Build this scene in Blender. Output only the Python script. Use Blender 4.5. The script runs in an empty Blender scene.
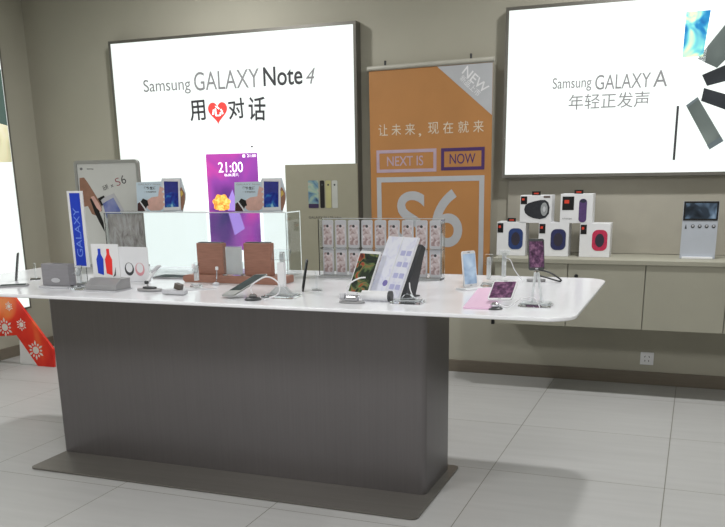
import bpy, bmesh, math, random
from mathutils import Vector, Matrix
random.seed(7)
C = bpy.context.scene.collection
SC = bpy.context.scene
PI = math.pi

# ------------------------------------------------------------------ camera
H = 1.41
YAW, PITCH, ROLL, F, PX, PY = -0.3722198, 0.2701197, 0.0165523, 845.97, 362.5, 407.05
cy_, sy_, cp_, sp_ = math.cos(YAW), math.sin(YAW), math.cos(PITCH), math.sin(PITCH)
fw = Vector((sy_*cp_, cy_*cp_, -sp_)); rt0 = Vector((cy_, -sy_, 0)); dn0 = fw.cross(rt0)
cr_, sr_ = math.cos(ROLL), math.sin(ROLL)
rt = cr_*rt0 + sr_*dn0; dn = -sr_*rt0 + cr_*dn0
CAM = Vector((0, 0, H))
cam = bpy.data.objects.new('camera', bpy.data.cameras.new('camera')); C.objects.link(cam)
m = Matrix((rt, -dn, -fw)).transposed().to_4x4(); m.translation = CAM
cam.matrix_world = m
cam.data.sensor_width = 36; cam.data.lens = F/725*36; cam.data.shift_y = (PY-263.5)/725
cam.data.clip_start = .05
SC.camera = cam

# measured points of the photograph turned into places in the room
def ray(x, y): return rt*((x-PX)/F) + dn*((y-PY)/F) + fw
def at_y(x, y, Y): d = ray(x, y); return CAM + d*(Y/d.y)
def at_z(x, y, Z): d = ray(x, y); return CAM + d*((Z-H)/d.z)
def at_x(x, y, X): d = ray(x, y); return CAM + d*(X/d.x)
def at_pl(x, y, p, n): d = ray(x, y); return CAM + d*((p-CAM).dot(n)/d.dot(n))
TZ = .90
def T(x, y): return at_z(x, y, TZ)
def mpp(p): return (p-CAM).dot(fw)/F      # metres per pixel there

# ------------------------------------------------------------------ materials
def lin(c):
    return tuple(((v/255)/12.92 if v/255 <= .04045 else ((v/255+.055)/1.055)**2.4) for v in c)
MC = {}
def mat(name, col, rough=.5, metal=0, var=.06, scale=12, bump=0, trans=0, emit=None, es=0, spec=.5, alpha=1, stretch=(1, 1, 1), ior=1.45):
    if name in MC: return MC[name]
    M = bpy.data.materials.new(name); M.use_nodes = True
    nt = M.node_tree; b = nt.nodes['Principled BSDF']
    c = lin(col)
    b.inputs['Roughness'].default_value = rough; b.inputs['Metallic'].default_value = metal
    b.inputs['Specular IOR Level'].default_value = spec; b.inputs['IOR'].default_value = ior
    b.inputs['Transmission Weight'].default_value = trans
    b.inputs['Alpha'].default_value = alpha
    tc = nt.nodes.new('ShaderNodeTexCoord'); mp = nt.nodes.new('ShaderNodeMapping'); mp.inputs['Scale'].default_value = stretch
    nt.links.new(tc.outputs['Object'], mp.inputs['Vector'])
    nz = nt.nodes.new('ShaderNodeTexNoise'); nz.inputs['Scale'].default_value = scale; nz.inputs['Detail'].default_value = 3
    nt.links.new(mp.outputs[0], nz.inputs['Vector'])
    rp = nt.nodes.new('ShaderNodeValToRGB')
    rp.color_ramp.elements[0].position = .3; rp.color_ramp.elements[1].position = .7
    rp.color_ramp.elements[0].color = tuple(v*(1-var) for v in c)+(1,)
    rp.color_ramp.elements[1].color = tuple(min(1, v*(1+var)) for v in c)+(1,)
    nt.links.new(nz.outputs['Fac'], rp.inputs[0]); nt.links.new(rp.outputs[0], b.inputs['Base Color'])
    if bump:
        bp = nt.nodes.new('ShaderNodeBump'); bp.inputs['Strength'].default_value = bump; bp.inputs['Distance'].default_value = .002
        nt.links.new(nz.outputs['Fac'], bp.inputs['Height']); nt.links.new(bp.outputs[0], b.inputs['Normal'])
    if emit is not None:
        b.inputs['Emission Color'].default_value = lin(emit)+(1,); b.inputs['Emission Strength'].default_value = es
    MC[name] = M; return M

def picture(name, stops, scale=6, emit=0, kind='noise', dist=1.0, rough=.3, stretch=(1, 1, 1), rot=(0, 0, 0)):
    """a printed or shown picture: a colour ramp over a texture; emit for screens and backlit film"""
    if name in MC: return MC[name]
    M = bpy.data.materials.new(name); M.use_nodes = True; nt = M.node_tree; b = nt.nodes['Principled BSDF']
    b.inputs['Roughness'].default_value = rough; b.inputs['Specular IOR Level'].default_value = .25
    tc = nt.nodes.new('ShaderNodeTexCoord'); mp = nt.nodes.new('ShaderNodeMapping')
    mp.inputs['Scale'].default_value = stretch; mp.inputs['Rotation'].default_value = rot
    nt.links.new(tc.outputs['Object'], mp.inputs['Vector'])
    if kind == 'noise':
        t = nt.nodes.new('ShaderNodeTexNoise'); t.inputs['Scale'].default_value = scale; t.inputs['Distortion'].default_value = dist; out = t.outputs['Fac']
    elif kind == 'voronoi':
        t = nt.nodes.new('ShaderNodeTexVoronoi'); t.inputs['Scale'].default_value = scale; out = t.outputs['Distance']
    else:
        t = nt.nodes.new('ShaderNodeTexWave'); t.inputs['Scale'].default_value = scale; t.inputs['Distortion'].default_value = dist; out = t.outputs['Fac']
    nt.links.new(mp.outputs[0], t.inputs['Vector'])
    rp = nt.nodes.new('ShaderNodeValToRGB'); cr = rp.color_ramp
    while len(cr.elements) < len(stops): cr.elements.new(.5)
    for e, (p, c) in zip(cr.elements, stops): e.position = p; e.color = lin(c)+(1,)
    nt.links.new(out, rp.inputs[0]); nt.links.new(rp.outputs[0], b.inputs['Base Color'])
    if emit:
        nt.links.new(rp.outputs[0], b.inputs['Emission Color']); b.inputs['Emission Strength'].default_value = emit
    MC[name] = M; return M

WALLC = (170, 167, 153)
m_wall = mat('wall_paint', WALLC, .75, var=.025, scale=3, bump=.15)
m_ceil = mat('ceiling_paint', (225, 225, 220), .8, var=.02)
m_base = mat('baseboard_laminate', (112, 104, 92), .5, var=.06, scale=8, stretch=(1, 1, 12))
m_white = mat('white_plastic', (226, 227, 230), .35, var=.02)
m_solid = mat('white_solid_surface', (236, 237, 242), .16, var=.015, spec=.55)
m_paper = mat('white_paper', (228, 228, 228), .6, var=.02)
m_steel = mat('brushed_steel', (122, 119, 121), .36, metal=.8, var=.03, scale=120, bump=.03, stretch=(1, 1, .02))
m_plate = mat('brushed_steel_plate', (116, 113, 108), .42, metal=.5, var=.06, scale=60, bump=.05, stretch=(.03, 1, 1))
m_alu = mat('aluminium_frame', (128, 126, 120), .38, metal=.8, var=.04)
m_silver = mat('silver_frame', (172, 174, 172), .35, metal=.5, var=.03)
m_cab = mat('cabinet_laminate', (158, 156, 142), .55, var=.02, scale=5)
m_gap = mat('dark_gap', (38, 36, 32), .7)
m_black = mat('black_plastic', (22, 22, 24), .35)
m_dark = mat('dark_grey_plastic', (64, 66, 68), .4)
m_grey = mat('grey_plastic', (150, 150, 152), .45)
m_lgrey = mat('light_grey_plastic', (190, 191, 196), .4)
m_chrome = mat('polished_metal', (200, 200, 205), .15, metal=1, var=.02)
m_acr = mat('clear_acrylic', (246, 249, 250), .03, var=.0, trans=1, ior=1.3)
m_acre = mat('frosted_acrylic_edge', (236, 240, 242), .3, var=.0, trans=.6, ior=1.3)
m_brown = mat('brown_wood_veneer', (150, 108, 92), .5, var=.12, scale=14, stretch=(1, 8, 8))
m_cable = mat('white_cable', (226, 226, 230), .4)
m_ink = mat('black_ink', (40, 40, 42), .6)
m_inkg = mat('grey_ink', (120, 122, 124), .6)
m_inkl = mat('pale_grey_ink', (158, 160, 162), .6)
m_red = mat('red_ink', (232, 52, 48), .5)
m_kh = mat('khaki_board', (146, 143, 125), .6, var=.02)
m_or = mat('orange_banner_fabric', (174, 122, 70), .55, var=.05, scale=4)
m_bsil = mat('silver_print', (176, 178, 182), .4, var=.03)
m_lil = mat('lilac_print', (176, 156, 170), .5, var=.08)
m_pur = mat('dark_purple_print', (72, 44, 96), .5)
m_pale = mat('pale_print', (206, 196, 178), .6)
m_skin = mat('printed_skin', (214, 172, 160), .6, var=.1, scale=30)
m_skin2 = mat('printed_brown_skin', (150, 112, 92), .6, var=.12, scale=20)
m_cuff = mat('printed_dark_sleeve', (72, 40, 40), .6)
m_blue = mat('blue_print', (28, 62, 190), .5, var=.05)
m_lblue = mat('pale_blue_card', (196, 214, 226), .5, var=.02)
m_pink = mat('pink_sheet', (226, 190, 216), .45, var=.02)
GLOW = 1.0
m_glow = mat('backlit_film', (110, 112, 111), .5, var=.0, emit=(247, 255, 251), es=GLOW)
m_glowc = picture('backlit_cream_film', [(.3, (150, 150, 112)), (.55, (214, 208, 176)), (.75, (236, 230, 206))], 2, .75)
m_glowt = mat('backlit_teal_film', (70, 90, 84), .5, emit=(84, 104, 98), es=.6)
m_note = picture('purple_wallpaper_film', [(.3, (64, 48, 112)), (.42, (110, 56, 140)), (.52, (150, 70, 168)), (.6, (196, 72, 168)), (.75, (176, 130, 200))], 2.2, .40, dist=.6, rough=.5)
m_flower = picture('orange_flower_film', [(.3, (250, 120, 60)), (.5, (255, 190, 80)), (.7, (255, 236, 150))], 30, .5)
m_ascr = picture('teal_wallpaper_film', [(.3, (16, 60, 130)), (.43, (30, 120, 170)), (.52, (110, 190, 190)), (.6, (200, 225, 170)), (.75, (235, 245, 230))], 5, .5, dist=1.2)
m_slab = picture('grey_phone_film', [(.3, (56, 62, 62)), (.5, (80, 88, 86)), (.75, (130, 140, 136))], 2.4, .45, dist=.3)
m_slabd = picture('dark_phone_film', [(.3, (26, 28, 32)), (.6, (44, 48, 52)), (.8, (70, 74, 76))], 2.4, .35, dist=.3)
m_gtext = mat('backlit_grey_lettering', (120, 120, 122), .6, emit=(126, 126, 128), es=.3)
m_gtext2 = mat('backlit_dark_lettering', (50, 50, 54), .6, emit=(60, 60, 64), es=.15)
m_glight = mat('backlit_white_lettering', (250, 250, 250), .6, emit=(255, 255, 255), es=1.1)
m_gred = mat('backlit_red_lettering', (236, 60, 56), .6, emit=(240, 60, 56), es=.7)
m_scrb = picture('blue_printed_screen', [(.3, (34, 44, 130)), (.48, (40, 66, 160)), (.58, (60, 130, 190)), (.7, (150, 200, 220))], 22, 0, dist=1)
m_scrd = picture('dark_tablet_screen', [(.3, (26, 36, 38)), (.55, (40, 54, 54)), (.75, (66, 88, 82))], 14, .1, dist=1, rough=.45)
m_scrd.node_tree.nodes['Principled BSDF'].inputs['Specular IOR Level'].default_value = .06
m_scrp = picture('plum_phone_screen', [(.3, (50, 32, 50)), (.5, (86, 54, 84)), (.7, (130, 92, 120))], 60, .25, dist=.3)
m_scrl = picture('pale_blue_phone_screen', [(.3, (110, 134, 164)), (.5, (150, 172, 196)), (.7, (190, 206, 220))], 12, .4, dist=.5)
m_scrr = picture('red_green_tablet_screen', [(.3, (30, 32, 34)), (.44, (44, 52, 42)), (.52, (92, 110, 70)), (.58, (150, 70, 50)), (.72, (44, 34, 38))], 16, .25, dist=1.5)
m_scrn = picture('night_scene_screen', [(.3, (22, 26, 30)), (.5, (44, 54, 66)), (.62, (96, 116, 138)), (.75, (150, 170, 190))], 10, .2, dist=.6)
m_lineup = picture('iridescent_phone_print', [(.3, (50, 60, 96)), (.45, (96, 130, 150)), (.6, (150, 170, 150)), (.75, (186, 130, 160))], 12, 0, dist=1)
m_redp = picture('red_orange_print', [(.3, (206, 40, 36)), (.5, (226, 62, 44)), (.62, (236, 112, 62)), (.75, (226, 150, 80))], 3.2, 0, dist=.6)
m_sket = picture('pencil_sketch_print', [(.3, (150, 142, 140)), (.45, (184, 178, 174)), (.6, (200, 198, 196)), (.8, (212, 213, 212))], 10, 0, dist=2, stretch=(2.2, 1, .8))
m_case = picture('pink_grey_case_print', [(.35, (150, 128, 128)), (.5, (190, 176, 176)), (.65, (216, 210, 214))], 34, 0, dist=1)
m_bk = picture('booklet_print', [(.3, (206, 208, 230)), (.42, (216, 218, 234)), (.5, (222, 224, 236)), (.9, (226, 228, 238))], 26, 0, dist=1)
m_sp_b = mat('printed_black_speaker', (40, 42, 48), .5, var=.2, scale=80)
m_sp_p = mat('printed_purple_speaker', (84, 60, 112), .5, var=.15, scale=80)
m_sp_l = mat('printed_blue_speaker', (40, 62, 116), .5, var=.15, scale=80)
m_sp_n = mat('printed_navy_speaker', (44, 48, 92), .5, var=.15, scale=80)
m_sp_r = mat('printed_red_speaker', (190, 44, 80), .5, var=.15, scale=80)
m_tag = mat('dark_red_tag', (104, 34, 28), .5)

LAMPS = [(-.38, 4.85, 30), (-3.2, 4.85, 30), (1.9, 4.85, 24)]
# floor tiles
def floor_mat():
    M = bpy.data.materials.new('ceramic_floor_tiles'); M.use_nodes = True; nt = M.node_tree; b = nt.nodes['Principled BSDF']; L = nt.links
    N = nt.nodes.new
    tc = N('ShaderNodeTexCoord'); sx = N('ShaderNodeSeparateXYZ'); L.new(tc.outputs['Object'], sx.inputs[0])
    def mth(op, a, bb, c=None):
        n = N('ShaderNodeMath'); n.operation = op
        for i, v in enumerate((a, bb, c)):
            if v is None: continue
            if hasattr(v, 'links'): L.new(v, n.inputs[i])
            else: n.inputs[i].default_value = v
        return n.outputs[0]
    def edge(s, off, size):
        u = mth('DIVIDE', mth('SUBTRACT', s, off), size)
        f = mth('FRACT', u, None)
        d = mth('SUBTRACT', .5, mth('ABSOLUTE', mth('SUBTRACT', f, .5), None))
        return mth('LESS_THAN', d, .0021/size), mth('FLOOR', u, None)
    ex, ix = edge(sx.outputs[0], -.037, .803); ey, iy = edge(sx.outputs[1], 3.866, .795)
    g = mth('MAXIMUM', ex, ey)
    wn = N('ShaderNodeTexWhiteNoise'); cb = N('ShaderNodeCombineXYZ'); L.new(ix, cb.inputs[0]); L.new(iy, cb.inputs[1]); L.new(cb.outputs[0], wn.inputs['Vector'])
    mp = N('ShaderNodeMapping'); mp.inputs['Scale'].default_value = (1.2, 9, 1); L.new(tc.outputs['Object'], mp.inputs[0])
    nz = N('ShaderNodeTexNoise'); nz.inputs['Scale'].default_value = 2; nz.inputs['Detail'].default_value = 5; L.new(mp.outputs[0], nz.inputs['Vector'])
    rp = N('ShaderNodeValToRGB'); rp.color_ramp.elements[0].position = .3; rp.color_ramp.elements[1].position = .7
    rp.color_ramp.elements[0].color = lin((172, 172, 171))+(1,); rp.color_ramp.elements[1].color = lin((179, 179, 178))+(1,)
    fac = mth('ADD', mth('MULTIPLY', nz.outputs['Fac'], .9), mth('MULTIPLY', wn.outputs['Value'], .12)); L.new(fac, rp.inputs[0])
    mx = N('ShaderNodeMix'); mx.data_type = 'RGBA'; L.new(g, mx.inputs['Factor']); L.new(rp.outputs[0], mx.inputs['A']); mx.inputs['B'].default_value = lin((118, 116, 108))+(1,)
    L.new(mx.outputs['Result'], b.inputs['Base Color'])
    b.inputs['Roughness'].default_value = .42; b.inputs['Specular IOR Level'].default_value = .35
    return M

# ------------------------------------------------------------------ mesh helpers
def nb(): return bmesh.new()
def box(bm, c, s, mtx=None, bevel=0):
    r = bmesh.ops.create_cube(bm, size=1)
    for v in r['verts']:
        v.co = Vector((v.co.x*s[0], v.co.y*s[1], v.co.z*s[2]))+Vector(c)
    if bevel:
        es = list({e for v in r['verts'] for e in v.link_edges})
        r2 = bmesh.ops.bevel(bm, geom=es, offset=bevel, segments=2, affect='EDGES', profile=.6)
        vs = list({v for f in r2['faces'] for v in f.verts} | {v for v in r['verts'] if v.is_valid})
    else: vs = r['verts']
    if mtx:
        seen = set(vs)
        stack = list(vs)
        while stack:
            v = stack.pop()
            for e in v.link_edges:
                o = e.other_vert(v)
                if o not in seen: seen.add(o); stack.append(o)
        for v in seen: v.co = mtx @ v.co
    return bm
def bx(c, s, bevel=0, mtx=None): return box(nb(), c, s, mtx, bevel)
def prism(bm, poly, d0, d1, axis='y'):
    """poly of 2D points; axis y: (x,z) swept d0..d1 along y; axis z: (x,y) swept along z"""
    def P(p, d): return Vector((p[0], d, p[1])) if axis == 'y' else (Vector((p[0], p[1], d)) if axis == 'z' else Vector((d, p[0], p[1])))
    a = [bm.verts.new(P(p, d0)) for p in poly]; b = [bm.verts.new(P(p, d1)) for p in poly]
    bm.faces.new(a); bm.faces.new(b[::-1])
    n = len(poly)
    for i in range(n): bm.faces.new((a[i], b[i], b[(i+1) % n], a[(i+1) % n]))
    return bm
def rrect(w, h, r, seg=5, cx=0, cz=0):
    pts = []
    for qx, qz, a0 in ((1, 1, 0), (-1, 1, 90), (-1, -1, 180), (1, -1, 270)):
        for k in range(seg+1):
            a = math.radians(a0+90*k/seg)
            pts.append((cx+qx*(w/2-r)+r*math.cos(a), cz+qz*(h/2-r)+r*math.sin(a)))
    return pts
def disc(cx, cz, rx, rz=None, n=28):
    rz = rz or rx
    return [(cx+rx*math.cos(2*PI*k/n), cz+rz*math.sin(2*PI*k/n)) for k in range(n)]
def tube(bm, pts, r, seg=8, closed=False):
    pts = [Vector(p) for p in pts]; rings = []
    n = len(pts); up = Vector((0, 0, 1))
    for i, p in enumerate(pts):
        a = pts[max(i-1, 0)]; b = pts[min(i+1, n-1)]; t = (b-a).normalized()
        u = t.cross(up if abs(t.z) < .95 else Vector((1, 0, 0))).normalized(); v = t.cross(u)
        rr = r[i] if isinstance(r, (list, tuple)) else r
        rings.append([bm.verts.new(p+u*rr*math.cos(2*PI*k/seg)+v*rr*math.sin(2*PI*k/seg)) for k in range(seg)])
    for i in range(n-1):
        for k in range(seg): bm.faces.new((rings[i][k], rings[i][(k+1) % seg], rings[i+1][(k+1) % seg], rings[i+1][k]))
    bm.faces.new(rings[0][::-1]); bm.faces.new(rings[-1]); return bm
def lathe(bm, prof, seg=24, c=(0, 0, 0)):
    rings = []
    for r, z in prof: rings.append([bm.verts.new((c[0]+r*math.cos(2*PI*k/seg), c[1]+r*math.sin(2*PI*k/seg), c[2]+z)) for k in range(seg)])
    for i in range(len(rings)-1):
        for k in range(seg): bm.faces.new((rings[i][k], rings[i][(k+1) % seg], rings[i+1][(k+1) % seg], rings[i+1][k]))
    bm.faces.new(rings[0][::-1]); bm.faces.new(rings[-1]); return bm
def smooth_path(pts, n=8):
    pts = [Vector(p) for p in pts]; out = []
    for i in range(len(pts)-1):
        p0 = pts[max(i-1, 0)]; p1 = pts[i]; p2 = pts[i+1]; p3 = pts[min(i+2, len(pts)-1)]
        for k in range(n):
            t = k/n
            out.append(.5*((2*p1)+(p2-p0)*t+(2*p0-5*p1+4*p2-p3)*t*t+(3*p1-p0-3*p2+p3)*t**3))
    out.append(pts[-1]); return out
def obj(name, bm, mt, parent=None, loc=None, smooth=False, bev=0, label=None):
    bmesh.ops.recalc_face_normals(bm, faces=bm.faces)
    me = bpy.data.meshes.new(name); bm.to_mesh(me); bm.free(); me.materials.append(mt)
    if smooth:
        for p in me.polygons: p.use_smooth = True
        try: me.set_sharp_from_angle(angle=.7)
        except Exception: pass
    o = bpy.data.objects.new(name, me); C.objects.link(o)
    if parent: o.parent = parent
    if loc is not None: o.location = loc
    if bev:
        md = o.modifiers.new('b', 'BEVEL'); md.width = bev; md.segments = 2; md.limit_method = 'ANGLE'
    if label: o['label'] = label
    return o
def thing(name, label, cat, loc=(0, 0, 0), rotz=0, group=None):
    o = bpy.data.objects.new(name, None); C.objects.link(o); o.empty_display_size = .05
    o.location = loc; o.rotation_euler = (0, 0, rotz); o['label'] = label; o['category'] = cat
    if group: o['group'] = group
    return o
def tag(o, label, cat, group=None):
    o['label'] = label; o['category'] = cat
    if group: o['group'] = group
    return o
def struct(name, bm, mt, parent=None, **k):
    o = obj(name, bm, mt, parent, **k)
    if not parent: o['kind'] = 'structure'
    return o

TXT = {}
def text_bm(s, bold=0.0, shear=0, res=8):
    """outlines of the characters as a flat filled mesh with bounding box 0..1 x 0..1 (x, z)"""
    key = (s, bold, shear, res)
    if key not in TXT:
        cu = bpy.data.curves.new('t', 'FONT'); cu.body = s; cu.offset = bold; cu.shear = shear; cu.resolution_u = res; cu.fill_mode = 'BOTH'
        ob = bpy.data.objects.new('t', cu); C.objects.link(ob)
        dg = bpy.context.evaluated_depsgraph_get(); ev = ob.evaluated_get(dg); me = ev.to_mesh()
        vs = [tuple(v.co) for v in me.vertices]; fs = [tuple(p.vertices) for p in me.polygons]
        ev.to_mesh_clear(); bpy.data.objects.remove(ob)
        TXT[key] = (vs, fs)
    vs, fs = TXT[key]
    x0 = min(v[0] for v in vs); x1 = max(v[0] for v in vs); y0 = min(v[1] for v in vs); y1 = max(v[1] for v in vs)
    return [((v[0]-x0)/(x1-x0), (v[1]-y0)/(y1-y0)) for v in vs], fs
def lettering(s, mt, parent, x0, z0, w, h, y, rot=0, bold=0, shear=0, name='lettering', thick=.0006, label=None):
    """text in the plane y facing -y, lower-left corner at x0,z0 in the parent's space"""
    vs, fs = text_bm(s, bold, shear)
    bm = nb(); ca, sa = math.cos(rot), math.sin(rot)
    vv = [bm.verts.new((x0+(p[0]*w)*ca-(p[1]*h)*sa, y, z0+(p[0]*w)*sa+(p[1]*h)*ca)) for p in vs]
    for f in fs:
        if len(set(f)) >= 3:
            try: bm.faces.new([vv[i] for i in f])
            except ValueError: pass
    r = bmesh.ops.extrude_face_region(bm, geom=list(bm.faces))
    for g in r['geom']:
        if isinstance(g, bmesh.types.BMVert): g.co.y -= thick
    return obj(name, bm, mt, parent, label=label)
def frame_bm(x0, x1, z0, z1, w, y0, y1):
    bm = nb()
    for a, b, c, d in ((x0, x1, z1-w, z1), (x0, x1, z0, z0+w), (x0, x0+w, z0+w, z1-w), (x1-w, x1, z0+w, z1-w)):
        box(bm, ((a+b)/2, (y0+y1)/2, (c+d)/2), (b-a, abs(y1-y0), d-c))
    return bm

# ------------------------------------------------------------------ room shell
XL, XR, YB, YF, ZC = -5.15, 3.2, 5.88, -2.6, 3.0
struct('floor', bx(((XL+XR)/2, (YB+YF)/2, -.05), (XR-XL+.4, YB-YF+.4, .1)), floor_mat())
struct('ceiling', bx(((XL+XR)/2, (YB+YF)/2, ZC+.05), (XR-XL+.4, YB-YF+.4, .1)), m_ceil)
struct('wall_back', bx(((XL+XR)/2, YB+.1, ZC/2), (XR-XL+.4, .2, ZC)), m_wall)
struct('wall_left', bx((XL-.1, (YB+YF)/2, ZC/2), (.2, YB-YF, ZC)), m_wall)
struct('wall_right', bx((XR+.1, (YB+YF)/2, ZC/2), (.2, YB-YF, ZC)), m_wall)
struct('wall_front', bx(((XL+XR)/2, YF-.1, ZC/2), (XR-XL+.4, .2, ZC)), m_wall)
struct('baseboard_back', bx(((XL+XR)/2, YB-.01, .043), (XR-XL, .02, .086)), m_base, bev=.002)
struct('baseboard_left', bx((XL+.01, (YB+YF)/2, .043), (.02, YB-YF-.04, .086)), m_base, bev=.002)

# ------------------------------------------------------------------ light boxes on the walls
LY = 5.80
def wx(x, y, Y=LY): p = at_y(x, y, Y); return p.x, p.z
def light_box(name, x0, x1, z0, z1, label):
    t = thing(name, label, 'light box', ((x0+x1)/2, YB, z0))
    X, Z = (x0+x1)/2, z0
    obj('housing', bx((0, -(YB-LY)/2+.002, (z1-z0)/2), (x1-x0, YB-LY-.006, z1-z0)), m_alu, t)
    obj('frame', frame_bm(x0-X, x1-X, 0, z1-z0, .021, -(YB-LY)-.006, -(YB-LY)+.002), m_alu, t, bev=.001)
    obj('lit_panel', bx((0, -(YB-LY)-.001, (z1-z0)/2), (x1-x0-.03, .006, z1-z0-.03)), m_glow, t)
    return t, X, Z
a = at_y(108.2, 41.5, LY); b = at_y(356, 20.5, LY); zt = (a.z+b.z)/2
lb, X0, Z0 = light_box('light_box', a.x, b.x, .58, zt, 'left wide backlit sign showing a purple phone with 21:00 on it')
FY = -(YB-LY)-.0045
def put_text(s, mt, t, X0, Z0, x0, yb, x1, h_px, **k):
    p = at_y(x0, yb, LY); q = at_y(x1, yb, LY)
    return lettering(s, mt, t, p.x-X0, p.z-Z0, q.x-p.x, h_px*mpp(p)*1.02, FY-k.pop('dy', 0), **k)
put_text('Samsung', m_gtext, lb, X0, Z0, 144.7, 96, 191.5, 14.5)
put_text('GALAXY', m_gtext, lb, X0, Z0, 195, 91, 260, 17)
put_text('Note', m_gtext2, lb, X0, Z0, 264, 86.5, 303, 17.5, bold=.014)
put_text('4', m_gtext, lb, X0, Z0, 306.5, 84, 315.5, 14.5, shear=.3)
put_text('用', m_gtext2, lb, X0, Z0, 191, 121.5, 206.5, 19, bold=.014, rot=.03)
put_text('对', m_gtext2, lb, X0, Z0, 229.5, 119.8, 246, 19, bold=.014, rot=.06)
put_text('话', m_gtext2, lb, X0, Z0, 249, 120.5, 266, 22, bold=.014, rot=-.04)
# red heart with the character for heart inside
hc = at_y(218, 111.5, LY); s_ = mpp(hc)
heart = []
for k in range(48):
    u = 2*PI*k/48; heart.append((hc.x-X0+.68*s_*16*math.sin(u)**3, hc.z-Z0+.72*s_*(13*math.cos(u)-5*math.cos(2*u)-2*math.cos(3*u)-math.cos(4*u))))
ho = obj('printed_heart', prism(nb(), heart, FY, FY-.001), m_gred, lb)
lettering('心', m_glight, ho, hc.x-X0-6.5*s_, hc.z-Z0-4.5*s_, 13*s_, 10*s_, FY-.0012, bold=.02)
# phone picture on the left sign
def quad(pts, X0, Z0, Y=LY): return [(at_y(x, y, Y).x-X0, at_y(x, y, Y).z-Z0) for x, y in pts]
p0 = at_y(206, 155, LY); p1 = at_y(257.5, 152, LY); sw = p1.x-p0.x; stop_ = (p0.z+p1.z)/2-Z0; sh = sw*1.62; scx = (p0.x+p1.x)/2-X0
ph = obj('printed_phone', prism(nb(), rrect(sw+.05, sh+.2, .04, 5, scx, stop_-sh/2+.01), FY, FY-.0006), mat('backlit_phone_body', (236, 238, 240), .5, emit=(240, 244, 243), es=1.0), lb)
obj('screen_picture', prism(nb(), rrect(sw, sh, .004, 2, scx, stop_-sh/2), FY-.0006, FY-.0012), m_note, ph)
fpts = []
fc = quad([(222, 203)], X0, Z0)[0]
for k in range(60):
    a_ = 2*PI*k/60; r_ = .075*(1+.09*math.sin(7*a_)); fpts.append((fc[0]+r_*math.cos(a_), fc[1]+r_*math.sin(a_)*.85))
obj('flower_picture', prism(nb(), fpts, FY-.0012, FY-.0018), m_flower, ph)
streaks = nb()
for k in range(0):
    q0 = (fc[0]+.03+.02*k, fc[1]-.02+.01*k); q1 = (q0[0]+.05+.012*k, q0[1]-.22)
    prism(streaks, [(q0[0], q0[1]), (q0[0]+.006, q0[1]), (q1[0]+.008, q1[1]), (q1[0], q1[1])], FY-.0012, FY-.0016)
obj('light_streak', prism(streaks, [(fc[0]+.04, fc[1]-.01), (fc[0]+.10, fc[1]+.10), (fc[0]+.19, fc[1]-.19), (fc[0]+.10, fc[1]-.24)], FY-.0012, FY-.0016), mat('backlit_pale_violet', (150, 120, 200), .5, emit=(168, 140, 222), es=.6), ph)
put_text('21:00', m_glight, ph, X0, Z0, 219, 172.5, 243.5, 9.6, dy=.0014, name='clock_digits')
put_text('06.06.周六', m_glight, ph, X0, Z0, 225, 176.6, 239, 3.2, dy=.0014, name='date_line')
put_text('21:00', m_glight, ph, X0, Z0, 247.5, 157.2, 256.5, 2.6, dy=.0014, name='status_clock')
put_text('▮', m_glight, ph, X0, Z0, 243, 157.4, 245.5, 2.6, dy=.0014, name='signal_icon')
dotc = quad([(252.3, 146.6)], X0, Z0)[0]
obj('camera_dot', prism(nb(), disc(dotc[0], dotc[1], .008), FY-.0006, FY-.0012), m_gtext2, ph)
dotc = quad([(240, 146)], X0, Z0)[0]
obj('speaker_slot', prism(nb(), rrect(.05, .006, .003, 3, dotc[0], dotc[1]), FY-.0006, FY-.0012), m_gtext, ph)

a = at_y(506, 7.6, LY); c_ = at_y(502, 178, LY)
rb, X1, Z1 = light_box('light_box', (a.x+c_.x)/2, .98, c_.z, a.z, 'right backlit sign showing a fan of phones over white')
put_text('Samsung', m_gtext, rb, X1, Z1, 552.5, 92.5, 591, 13)
put_text('GALAXY', m_gtext, rb, X1, Z1, 595, 90, 650, 13.5)
put_text('A', m_gtext, rb, X1, Z1, 653, 87, 667, 15)
put_text('年轻正发声', m_gtext, rb, X1, Z1, 568.5, 110, 648.6, 14)
def film_poly(name, pts, mt, par=None, dy=.0, **k):
    return obj(name, prism(nb(), quad(pts, X1, Z1), FY-dy, FY-dy-.0006), mt, par or rb, **k)
wp = film_poly('printed_phone', [(684.5, 6), (713.5, 4), (705, 62.5), (680, 64)], mat('backlit_phone_body', (236, 238, 240)), label='white printed phone with blue and green screen')
film_poly('screen_picture', [(686.3, 12), (711, 10), (703, 56.5), (682.3, 57.5)], m_ascr, wp, .0006)
film_poly('printed_phone', [(697.3, 59), (750, -6), (776, 10), (717, 68)], m_slab)
film_poly('printed_phone', [(702, 75), (765, 48), (768, 70), (707, 86)], m_slabd)
film_poly('printed_phone', [(704, 88), (770, 107), (768, 125), (701, 101)], m_slabd)
lp = film_poly('printed_phone', [(686, 105.5), (697.6, 97), (723.5, 141), (709.5, 149.5)], m_slab)
film_poly('printed_edge', [(686, 105.5), (697.6, 97), (698.8, 99), (687.2, 107.8)], mat('backlit_steel_blue', (84, 94, 98), .5, emit=(84, 94, 98), es=.5), lp, .0006)
film_poly('printed_edge', [(706.8, 145), (721, 136.5), (723.5, 141), (709.5, 149.5)], mat('backlit_steel_blue', (96, 120, 130)), lp, .0006)
film_poly('printed_stylus', [(676.8, 106), (679.2, 106), (675, 160), (672.6, 160)], m_gtext2)

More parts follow.
